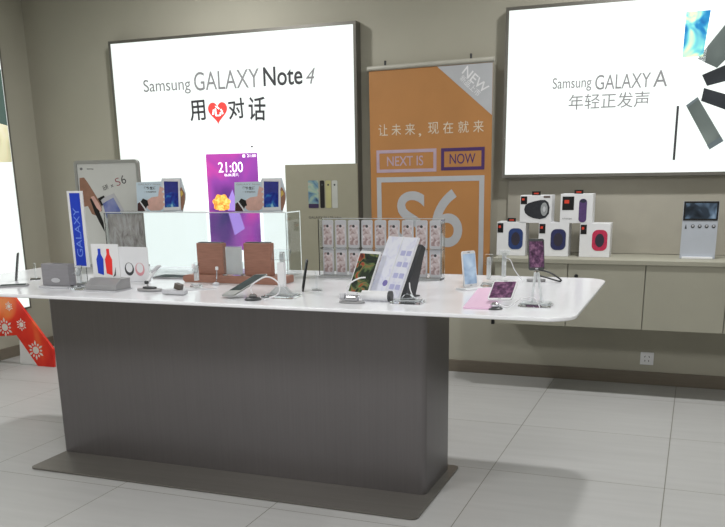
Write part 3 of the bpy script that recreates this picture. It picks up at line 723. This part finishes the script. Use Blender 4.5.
def acrylic_stand(x, y, w, d, h, label, rz=0, post=True, group='clear acrylic stands', grey=False):
    """clear base block, an upright clear post and a sloping cradle"""
    t, p, s = top('phone_stand', label, 'stand', x, y, rz, group)
    obj('base', bx((0, 0, .005), (w, d, .0095), .002), m_acr, t)
    obj('base_layer', bx((0, 0, .013), (w*.82, d*.75, .005), .001), m_acre, t)
    if post:
        obj('post', bx((0, d*.18, h/2+.015), (.018, .018, h-.03), .002), m_acre, t)
        mt_ = Matrix.Translation((0, d*.1, h-.01)) @ Matrix.Rotation(math.radians(62), 4, 'X')
        obj('cradle', box(nb(), (0, 0, 0), (w*.55, .05, .004), mt_), m_acr, t)
    return t, p, s

# phones standing at far left
def edge_phone(x, y, h, rz, body, label, lean=math.radians(80)):
    t, p, s = top('phone', label, 'phone', x, y)
    slab_phone(.071, .142, .0075, body, m_scrd, t)
    t.rotation_euler = (lean, 0, rz); return t, p
t, p = edge_phone(17, 280.5, 0, math.radians(-52), m_dark, 'phone standing on edge at the far left end of the table')
st = thing('phone_stand', 'clear stand behind the edge-on phone at the left end', 'stand', (p.x+.05, p.y+.05, TZ), math.radians(-52), 'clear acrylic stands')
obj('base', bx((0, .02, .003), (.05, .05, .006), .001), m_acr, st); obj('post', bx((0, .022, .045), (.014, .010, .078), .001), m_acr, st)
t, p, s = top('phone', 'grey phone lying flat where the photo cuts the left table end', 'phone', -2, 287)
slab_phone(.071, .142, .0075, m_grey, m_scrd, t); t.rotation_euler = (0, 0, math.radians(-52)); t.location.z += .0

# grey upright block at the left
p = at_z(52, 288, TZ); Y_ = p.y; a = at_y(39, 264, Y_); b = at_y(66, 264, Y_); h = (a.z-TZ); s = mpp(p)
t = thing('display_block', 'grey boxy display block with a pale oval, left end of the table', 'display block', ((a.x+b.x)/2, Y_, TZ))
obj('base', bx((0, .03, .0045), (b.x-a.x+.012, .09, .009), .002), m_lgrey, t)
obj('panel', bx((0, .035, h/2+.005), (b.x-a.x, .05, h-.009), .004), mat('mid_grey_panel', (136, 135, 140), .45, var=.05, scale=20, stretch=(1, 1, 5)), t)
obj('oval_badge', prism(nb(), disc(.0, h*.32, .026, .011), .0102, .0085), m_lgrey, t)
obj('top_slot', bx((.0, .035, h-.002), (.05, .02, .006)), m_dark, t)

# clear stand beside it
t, p, s = acrylic_stand(79, 289.5, .065, .05, .10, 'clear acrylic stand between the grey block and the blue-and-red card')
bm = nb()
for dx in (-.022, .018): lathe(bm, [(.004, .0), (.008, .001), (.008, .005), (.004, .006)], 12, (dx, -.02, .016))
obj('security_buttons', bm, m_black, t)

# grey wedge base with card
p = at_z(99, 291.5, TZ); Y_ = p.y; a = at_y(84.5, 282, Y_); b = at_y(115, 282, Y_); w = b.x-a.x
t = thing('wedge_base', 'grey wedge base under the white card with blue and red bottles', 'display base', ((a.x+b.x)/2, Y_, TZ))
obj('tray', bx((0, .05, .003), (w+.01, .13, .006), .001), m_lgrey, t)
obj('wedge', prism(nb(), [(0, .0065), (.115, .0065), (.115, .055), (.045, .055), (.0, .03)], -w/2, w/2, 'x'), m_grey, t, bev=.002)
zz = TZ+.0555; Yc = Y_+.07
a = at_y(91, 250, Yc); b = at_y(118, 250, Yc); X = (a.x+b.x)/2; h = at_y(104, 244, Yc).z-zz; w = b.x-a.x
t = thing('display_card', 'white card with a blue and a red bottle print on the grey wedge', 'card', (X, Yc, zz))
obj('card', bx((0, .002, h/2), (w, .004, h), .001), m_white, t)
for dx, mt_, nm in ((-w*.2, m_blue, 'printed_blue_shape'), (w*.12, m_red, 'printed_red_shape')):
    obj(nm, prism(nb(), [(dx-w*.11, .02), (dx+w*.10, .012), (dx+w*.13, h*.55), (dx+w*.05, h*.7), (dx+w*.05, h*.86), (dx-w*.05, h*.86), (dx-w*.05, h*.7), (dx-w*.13, h*.55)], -.0002, -.0012), mt_, t)
obj('printed_arc', prism(nb(), [(w*.24, .004), (w*.34, .012), (w*.36, .05), (w*.30, .02)], -.0002, -.0012), m_dark, t)

# white card with two rings
p = at_z(134, 281.5, TZ); Y_ = p.y; a = at_y(119.5, 262, Y_); b = at_y(148, 262, Y_); w = b.x-a.x; h = at_y(134, 247, Y_).z-TZ
t = thing('display_card', 'white card with a grey and a pink ring, right of the bottle card', 'card', ((a.x+b.x)/2, Y_, TZ))
obj('card', bx((0, .003, h/2), (w, .006, h), .002), m_white, t)
for dx, mt_ in ((-w*.17, m_dark), (w*.2, mat('printed_pink', (214, 150, 158), .5))):
    bm = nb(); o = disc(dx, h*.36, w*.16, w*.19, 28); i_ = disc(dx, h*.40, w*.12, w*.14, 28)
    A = [bm.verts.new((u, -.0012, v)) for u, v in o]; B = [bm.verts.new((u, -.0012, v)) for u, v in i_]
    for k in range(28): bm.faces.new((A[k], A[(k+1) % 28], B[(k+1) % 28], B[k]))
    r = bmesh.ops.extrude_face_region(bm, geom=list(bm.faces))
    for g_ in r['geom']:
        if isinstance(g_, bmesh.types.BMVert): g_.co.y += .001
    obj('printed_ring', bm, mt_, t)
obj('foot', bx((0, .03, .003), (w*.7, .04, .006)), m_acre, t)

# phone on a round grey base with a slanted stalk
t, p, s = top('security_stand', 'grey oval base with a slanting white stalk before the ring card', 'stand', 150, 291)
obj('base', prism(nb(), disc(0, 0, .066, .034, 32), 0, .012, 'z'), m_grey, t, bev=.004, smooth=True)
obj('base_cap', prism(nb(), disc(0, 0, .036, .02, 28), .012, .02, 'z'), m_dark, t, bev=.002)
obj('stalk', tube(nb(), [(-.01, 0, .02), (-.012, .0, .04), (.03, .01, .095)], [.006, .007, .008], 10), m_white, t, smooth=True)
obj('stalk_head', box(nb(), (0, 0, 0), (.05, .03, .010), Matrix.Translation((.033, .012, .1)) @ Matrix.Rotation(math.radians(-38), 4, 'Y'), .003), m_lgrey, t)
obj('joint', lathe(nb(), [(.003, -.008), (.010, -.006), (.010, .006), (.003, .008)], 14, (-.012, -.004, .04)), m_dark, t, smooth=True)

# flat dark tablet lying further back
t, p, s = top('tablet', 'dark tablet lying flat behind the slanting white stalk', 'tablet', 174, 277.5)
obj('body', prism(nb(), rrect(.19, .12, .010, 4), .0, .008, 'z'), m_grey, t, bev=.002)
obj('screen', prism(nb(), rrect(.176, .10, .002, 2), .008, .0088, 'z'), m_scrd, t)

# white puck with a brown cube, on a thin white sheet
t, p, s = top('product_sheet', 'thin white sheet lying under the white block with the brown cube', 'sheet', 187, 289.5)
obj('sheet', prism(nb(), [(-.11, -.03), (.02, -.04), (.13, .05), (.0, .055)], 0, .002, 'z'), m_lgrey, t)
t, p, s = top('security_block', 'flat white block with a small brown cube, front of the left half', 'security block', 175, 294, z=TZ+.0025)
obj('block', bx((0, 0, .0095), (.115, .035, .018), .004), m_lgrey, t)
obj('block_base', bx((0, -.002, .0008), (.11, .03, .0015)), m_grey, t)
obj('cube', box(nb(), (0, 0, 0), (.032, .028, .026), Matrix.Translation((.018, .006, .033)) @ Matrix.Rotation(.3, 4, 'Y'), .002), mat('brown_grey_cube', (88, 80, 74), .5, var=.2, scale=60), t)
cable('cable', [(p.x+.04, p.y+.0, TZ+.016), (p.x+.01, p.y+.06, TZ+.03), (p.x-.06, p.y+.13, TZ+.02), (p.x-.10, p.y+.19, TZ+.004)], 'thin white cable from the white block towards the flat tablet')

# slim posts in front of the plinth
t, p, s = acrylic_stand(196.5, 287, .05, .035, .10, 'slim clear post in front of the left end of the plinth')
obj('plug', bx((-.006, -.004, .098), (.014, .012, .022), .002), m_white, t)
t, p, s = top('phone_stand', 'slim metal stalk on a small round foot before the plinth', 'stand', 216, 285, 0, 'clear acrylic stands')
obj('foot', lathe(nb(), [(.014, 0), (.018, .004), (.016, .010), (.006, .013)], 18), m_lgrey, t, smooth=True)
obj('stalk', tube(nb(), [(0, 0, .012), (.006, 0, .03), (.010, 0, .075)], .003, 8), m_chrome, t, smooth=True)
obj('clip', bx((.010, 0, .08), (.012, .010, .016), .002), m_white, t)

# leaning tablet, middle
t, p, s = top('tablet', 'slim dark tablet leaning back with a white cable, centre of the table', 'tablet', 229, 297.5)
obj('body', prism(nb(), rrect(.10, .20, .010, 4, 0, .10), 0, .007, 'z'), m_silver, t, bev=.001)
obj('screen', prism(nb(), rrect(.092, .150, .002, 2, 0, .12), .007, .0076, 'z'), m_scrd, t)
obj('button', prism(nb(), disc(0, .015, .006), .007, .0078, 'z'), m_lgrey, t)
orient(t, at_z(221, 297.5, TZ)+Vector((0, 0, .004)), (.144, .13, .076), (.07, -.083, .011))
bp_ = Vector((p.x+.05, p.y-.012, 0)); p2 = at_z(253, 300, TZ)
q_ = thing('security_puck', 'dark round puck with a chrome cap beside the leaning tablet', 'security puck', (p2.x, p2.y, TZ))
obj('base', lathe(nb(), [(.034, 0), (.036, .004), (.030, .010), (.012, .012)], 24), m_dark, q_, smooth=True)
obj('cap', lathe(nb(), [(.016, .011), (.018, .018), (.010, .026)], 20), m_chrome, q_, smooth=True)
cable('cable', [(p2.x-.0, p2.y, TZ+.026), (p2.x-.005, p2.y-.0, TZ+.06), (p2.x+.05, p2.y+.03, TZ+.095), (p2.x+.11, p2.y+.02, TZ+.075), (p2.x+.115, p2.y+.01, TZ+.03), (p2.x+.06, p2.y-.01, TZ+.004)], 'white cable looping up from the puck beside the leaning tablet', .003)

# tall white stand
t, p, s = acrylic_stand(282, 297, .15, .10, .19, 'large clear stand with a thick white post, middle of the table')
obj('white_post', bx((0.003, -.0, .085), (.032, .022, .125), .003), m_white, t, label='thick white post')
obj('flare', prism(nb(), [(-.05, .0155), (.05, .0155), (.018, .045), (-.018, .045)], -.022, .012), m_acre, t)
# edge-on phone
t, p = edge_phone(303.5, 291, 0, math.radians(-62), m_black, 'black phone standing edge-on right of the thick white post')
st = thing('phone_stand', 'clear stand behind the black edge-on phone', 'stand', (p.x+.05, p.y+.035, TZ), math.radians(-62), 'clear acrylic stands')
obj('base', bx((0, .0, .003), (.05, .04, .006), .001), m_acre, st); obj('post', bx((0, .0, .045), (.014, .010, .078), .001), m_acr, st)

# acrylic rack full of phone cases
RYY = 3.98
a = at_y(318.5, 219.5, RYY); b = at_y(441, 219.5, RYY); RX = (a.x+b.x)/2; rw = b.x-a.x; rh = (a.z+b.z)/2-TZ
rk = thing('acrylic_rack', 'clear acrylic rack of pale phone cases behind the white booklet', 'rack', (RX, RYY, TZ))
obj('back_panel', bx((0, .05, rh/2), (rw, .004, rh)), m_acr, rk)
obj('base', bx((0, .03, .004), (rw, .10, .008), .002), m_acre, rk)
obj('shelf', bx((0, .030, rh*.5), (rw, .035, .004)), m_acr, rk)
obj('top_edge', bx((0, .05, rh+.002), (rw, .006, .004)), m_acre, rk)
for s_ in (-1, 1): obj('side_panel', bx((s_*(rw/2+.002), .03, rh/2), (.004, .06, rh)), m_acr, rk)
n = 9; cw = rw/n
names = ['leftmost', 'second from the left', 'third from the left', 'fourth from the left', 'middle', 'fourth from the right', 'third from the right', 'second from the right', 'rightmost']
def case_bm():
    bm = nb(); prism(bm, rrect(cw*.84, rh*.475, .008, 4, 0, rh*.2375), .0, .006); return bm
c0 = None
for row in range(2):
    for k in range(n):
        z = TZ+(.009 if row == 0 else rh*.5+.0025); x = RX-rw/2+cw*(k+.5); y = RYY+.03
        lab = 'pale phone case, %s in the %s row of the clear rack' % (names[k], 'lower' if row == 0 else 'upper')
        if c0 is None:
            c0 = thing('phone_case', lab, 'phone case', (x, y, z), 0, 'phone cases in the clear rack')
            obj('shell', case_bm(), m_lgrey, c0, bev=.001)
            obj('pattern', prism(nb(), rrect(cw*.62, rh*.34, .006, 4, 0, rh*.22), -.001, 0), m_case, c0)
            obj('camera_hole', prism(nb(), disc(0, rh*.37, .007), -.0018, -.001), m_dark, c0)
            kids = list(c0.children)
        else:
            c = c0.copy(); C.objects.link(c); c.location = (x, y, z); c['label'] = lab
            for kd in kids:
                d = kd.copy(); C.objects.link(d); d.parent = c

# tablet, booklet and handheld in front of the rack
t, p, s = top('tablet', 'tablet with a dark red and green picture left of the white booklet', 'tablet', 358, 296.5)
obj('body', prism(nb(), rrect(.12, .20, .008, 4, 0, .10), 0, .008, 'z'), m_white, t, bev=.001)
obj('screen', prism(nb(), rrect(.11, .175, .002, 2, 0, .10), .008, .0086, 'z'), m_scrr, t)
obj('button', prism(nb(), disc(0, .006, .004), .008, .0088, 'z'), m_lgrey, t)
t.rotation_euler = (math.radians(63), 0, math.radians(-22)); t.location.z += .004
# booklet
pb_ = at_z(384, 298, TZ)
t = thing('booklet', 'standing white booklet with small prints, leaning back on a grey easel', 'booklet', (pb_.x, pb_.y, TZ+.002))
obj('page', prism(nb(), [(-.09, 0), (.085, 0), (.085, .27), (-.09, .27)], 0, .004, 'z'), m_bk, t)
obj('cover', prism(nb(), [(-.093, -.001), (.088, -.001), (.088, .273), (-.093, .273)], -.005, -.0002, 'z'), m_white, t)
obj('spine', bx((.0, .135, .0052), (.003, .27, .002)), m_white, t)
bm = nb()
for r_i in range(4):
    for c_i in range(2): prism(bm, rrect(.026, .022, .003, 3, .028+.034*c_i, .05+.05*r_i), .004, .0048, 'z')
obj('printed_pictures', bm, mat('pale_violet_print', (176, 178, 216), .5), t)
obj('printed_emblem', prism(nb(), disc(-.018, .062, .014), .004, .0048, 'z'), mat('violet_print', (120, 112, 176), .5), t)
t.rotation_euler = (math.radians(63), 0, math.radians(-26))
pe_ = at_z(405, 296, TZ)
t = thing('easel', 'dark grey folded easel behind the right edge of the booklet', 'easel', (pb_.x+.075, pb_.y-.005, TZ), math.radians(-26))
obj('leg_panel', prism(nb(), [(.018, .006), (.085, .006), (.145, .20), (.125, .215)], -.02, .006, 'x'), m_dark, t)
obj('foot', bx((-.007, .06, .003), (.03, .10, .006), .001), m_dark, t)
# white cylinder gadget
p = at_z(363, 302, TZ); q = at_z(392, 300, TZ)
t = thing('handheld_stick', 'thick white cylindrical stick lying before the booklet', 'stick', ((p.x+q.x)/2, (p.y+q.y)/2-.005, TZ))
L2 = (q-p).length/2
obj('barrel', tube(nb(), [(-L2, 0, .022), (L2*.8, .0, .022)], .021, 20), m_white, t, smooth=True)
obj('end_cap', tube(nb(), [(L2*.8, 0, .022), (L2, 0, .022)], .0225, 20), m_dark, t, smooth=True)
p = at_z(352, 303, TZ)
t = thing('security_puck', 'chrome and grey puck left of the white stick', 'security puck', (p.x, p.y, TZ))
obj('base', prism(nb(), disc(0, 0, .055, .028, 28), 0, .008, 'z'), m_grey, t, bev=.002)
obj('body', prism(nb(), rrect(.055, .03, .008, 4), .008, .03, 'z'), m_chrome, t, bev=.004)
obj('knob', tube(nb(), [(-.05, 0, .026), (-.03, 0, .026)], .014, 14), m_lgrey, t, smooth=True)
cable('cable', [(p.x-.02, p.y, TZ+.032), (p.x-.01, p.y-.005, TZ+.075), (p.x+.03, p.y-.0, TZ+.10), (p.x+.06, p.y+.0, TZ+.105)], 'white cable arching over the dark red and green tablet', .003)
t, p, s = acrylic_stand(408, 303, .13, .075, .05, 'low clear stand right of the white stick', post=False)
obj('ridge', prism(nb(), [(-.03, .0155), (.03, .0155), (.012, .035), (-.012, .035)], -.015, .015), m_acr, t)
cable('cable', [(p.x+.02, p.y+.01, TZ+.02), (p.x+.0, p.y+.03, TZ+.05), (p.x-.01, p.y+.05, TZ+.075)], 'short white cable behind the low clear stand', .0025)

# pale phone standing on a white angled stand
t, p, s = top('phone', 'phone with a pale blue screen standing right of the clear rack', 'phone', 470, 289.5)
slab_phone(.078, .158, .008, m_white, m_scrl, t); t.rotation_euler = (math.radians(82), 0, math.radians(56)); t.location.z += .012
t = thing('angled_stand', 'white angled stand under the pale blue phone', 'stand', (p.x, p.y, TZ), math.radians(56))
obj('base', prism(nb(), [(-.035, 0), (.04, 0), (.04, .006), (-.01, .010), (-.035, .006)], -.05, .05, 'x'), m_white, t)
obj('prop', prism(nb(), [(.012, .0105), (.035, .0105), (.028, .08), (.022, .08)], -.012, .012, 'x'), m_acre, t)
t, p, s = acrylic_stand(488, 286, .06, .05, .13, 'clear post right of the pale blue phone')
t, p, s = acrylic_stand(503, 283.5, .09, .06, .14, 'clear stand with a white cable near the back edge of the table')
cable('cable', [(p.x, p.y+.0, TZ+.12), (p.x+.03, p.y, TZ+.11), (p.x+.05, p.y+.02, TZ+.06), (p.x+.09, p.y+.03, TZ+.006)], 'white cable falling from the clear stand near the back edge', .0022)

# pink sheet with the phone tilted on it
a = at_z(463, 308.6, TZ); b = at_z(478, 293.5, TZ); c = at_z(507, 291.5, TZ); d = at_z(491, 309.8, TZ)
X, Yp = (a.x+c.x)/2, (a.y+c.y)/2
t = thing('phone_case', 'pale pink flip cover lying open under the plum-screened phone', 'phone case', (X, Yp, TZ))
bm = nb(); P_ = [(v.x-X, v.y-Yp) for v in (a, d, c, b)]
bot = [bm.verts.new((x_, y_, 0)) for x_, y_ in P_]; zt_ = (.004, .006, .02, .02)
topv = [bm.verts.new((x_, y_, z_+.003)) for (x_, y_), z_ in zip(P_, zt_)]
bm.faces.new(bot[::-1]); bm.faces.new(topv)
for i in range(4): bm.faces.new((bot[i], bot[(i+1) % 4], topv[(i+1) % 4], topv[i]))
obj('cover', bm, m_pink, t, bev=.001)
p = at_z(497, 304.5, TZ)
t = thing('phone', 'white phone with a plum screen tilted up on the pink cover', 'phone', (p.x+.005, p.y+.015, TZ+.024))
slab_phone(.098, .125, .007, m_white, m_scrp, t, bez=(.005, .010)); orient(t, at_z(487, 306, TZ)+Vector((0, 0, .020)), (.035, .085, .051), (.09, -.04, .005))
p = at_z(495, 309, TZ)
t = thing('security_puck', 'chrome puck in front of the plum-screened phone', 'security puck', (p.x, p.y-.002, TZ))
obj('base', lathe(nb(), [(.028, 0), (.03, .003), (.024, .008)], 22), m_dark, t, smooth=True)
obj('cap', lathe(nb(), [(.016, .008), (.018, .018), (.008, .026)], 18), m_chrome, t, smooth=True)
cable('cable', [(p.x+.01, p.y+.0, TZ+.02), (p.x+.05, p.y+.0, TZ+.01), (p.x+.08, p.y+.06, TZ+.03), (p.x+.13, p.y+.09, TZ+.035), (p.x+.16, p.y+.06, TZ+.004)], 'white cable curling right from the plum-screened phone', .0024)
# clear stand at right
t, p, s = acrylic_stand(536, 306, .125, .085, .05, 'clear stand with crossed uprights on the right end of the table', post=False)
for x0, x1, yy in ((-.022, -.002, .0), (.02, .002, .006)):
    obj('upright', box(nb(), (0, 0, 0), (.010, .006, .115), Matrix.Translation(((x0+x1)/2, yy, .072)) @ Matrix.Rotation(math.atan2(x1-x0, .115)+(-.1 if x0 < 0 else 0), 4, 'Y'), .001), m_acre, t)
# dark phone in stand at the back right, with a wire arm
p = at_z(536, 281.5, TZ)
t = thing('security_stand', 'chrome stand with a long dark wire arm, back right of the table', 'stand', (p.x, p.y, TZ))
obj('base', prism(nb(), disc(0, 0, .045, .028, 26), 0, .012, 'z'), m_grey, t, bev=.003)
obj('column', lathe(nb(), [(.010, .012), (.012, .03), (.008, .05)], 14), m_chrome, t, smooth=True)
obj('wire_arm', tube(nb(), smooth_path([(.01, 0, .055), (.06, .0, .045), (.115, -.0, .012), (.105, .0, .005), (.05, .0, .02), (.0, 0, .03)], 6), .004, 8), m_black, t, smooth=True)
t = thing('phone', 'dark purple-lit phone upright on the chrome stand, back right', 'phone', (p.x, p.y, TZ+.052))
slab_phone(.075, .15, .008, m_dark, m_scrp, t); t.rotation_euler = (math.radians(72), 0, math.radians(20))

# ------------------------------------------------------------------ light
w = bpy.data.worlds.new('world'); SC.world = w; w.use_nodes = True
w.node_tree.nodes['Background'].inputs[0].default_value = (.5, .5, .5, 1); w.node_tree.nodes['Background'].inputs[1].default_value = .0
def lamp(x, y, power, size, z=ZC-.03, col=(1, .995, .985), spread=170):
    L = bpy.data.lights.new('ceiling_lamp_or_fill', 'AREA'); L.energy = power; L.shape = 'DISK'; L.size = size; L.color = col; L.spread = math.radians(spread)
    o = bpy.data.objects.new('ceiling_lamp_or_fill', L); C.objects.link(o); o.location = (x, y, z)
for x, y, e in LAMPS: lamp(x, y, e, .16)
for x in (-3, 0):
    lamp(x, .6, 76, 1.2)  # wide soft fill lights, added to brighten the back wall and table base
SC.view_settings.view_transform = 'Standard'; SC.view_settings.look = 'None'; SC.view_settings.gamma = 1; SC.view_settings.use_curve_mapping = False
SC.view_settings.exposure = 0
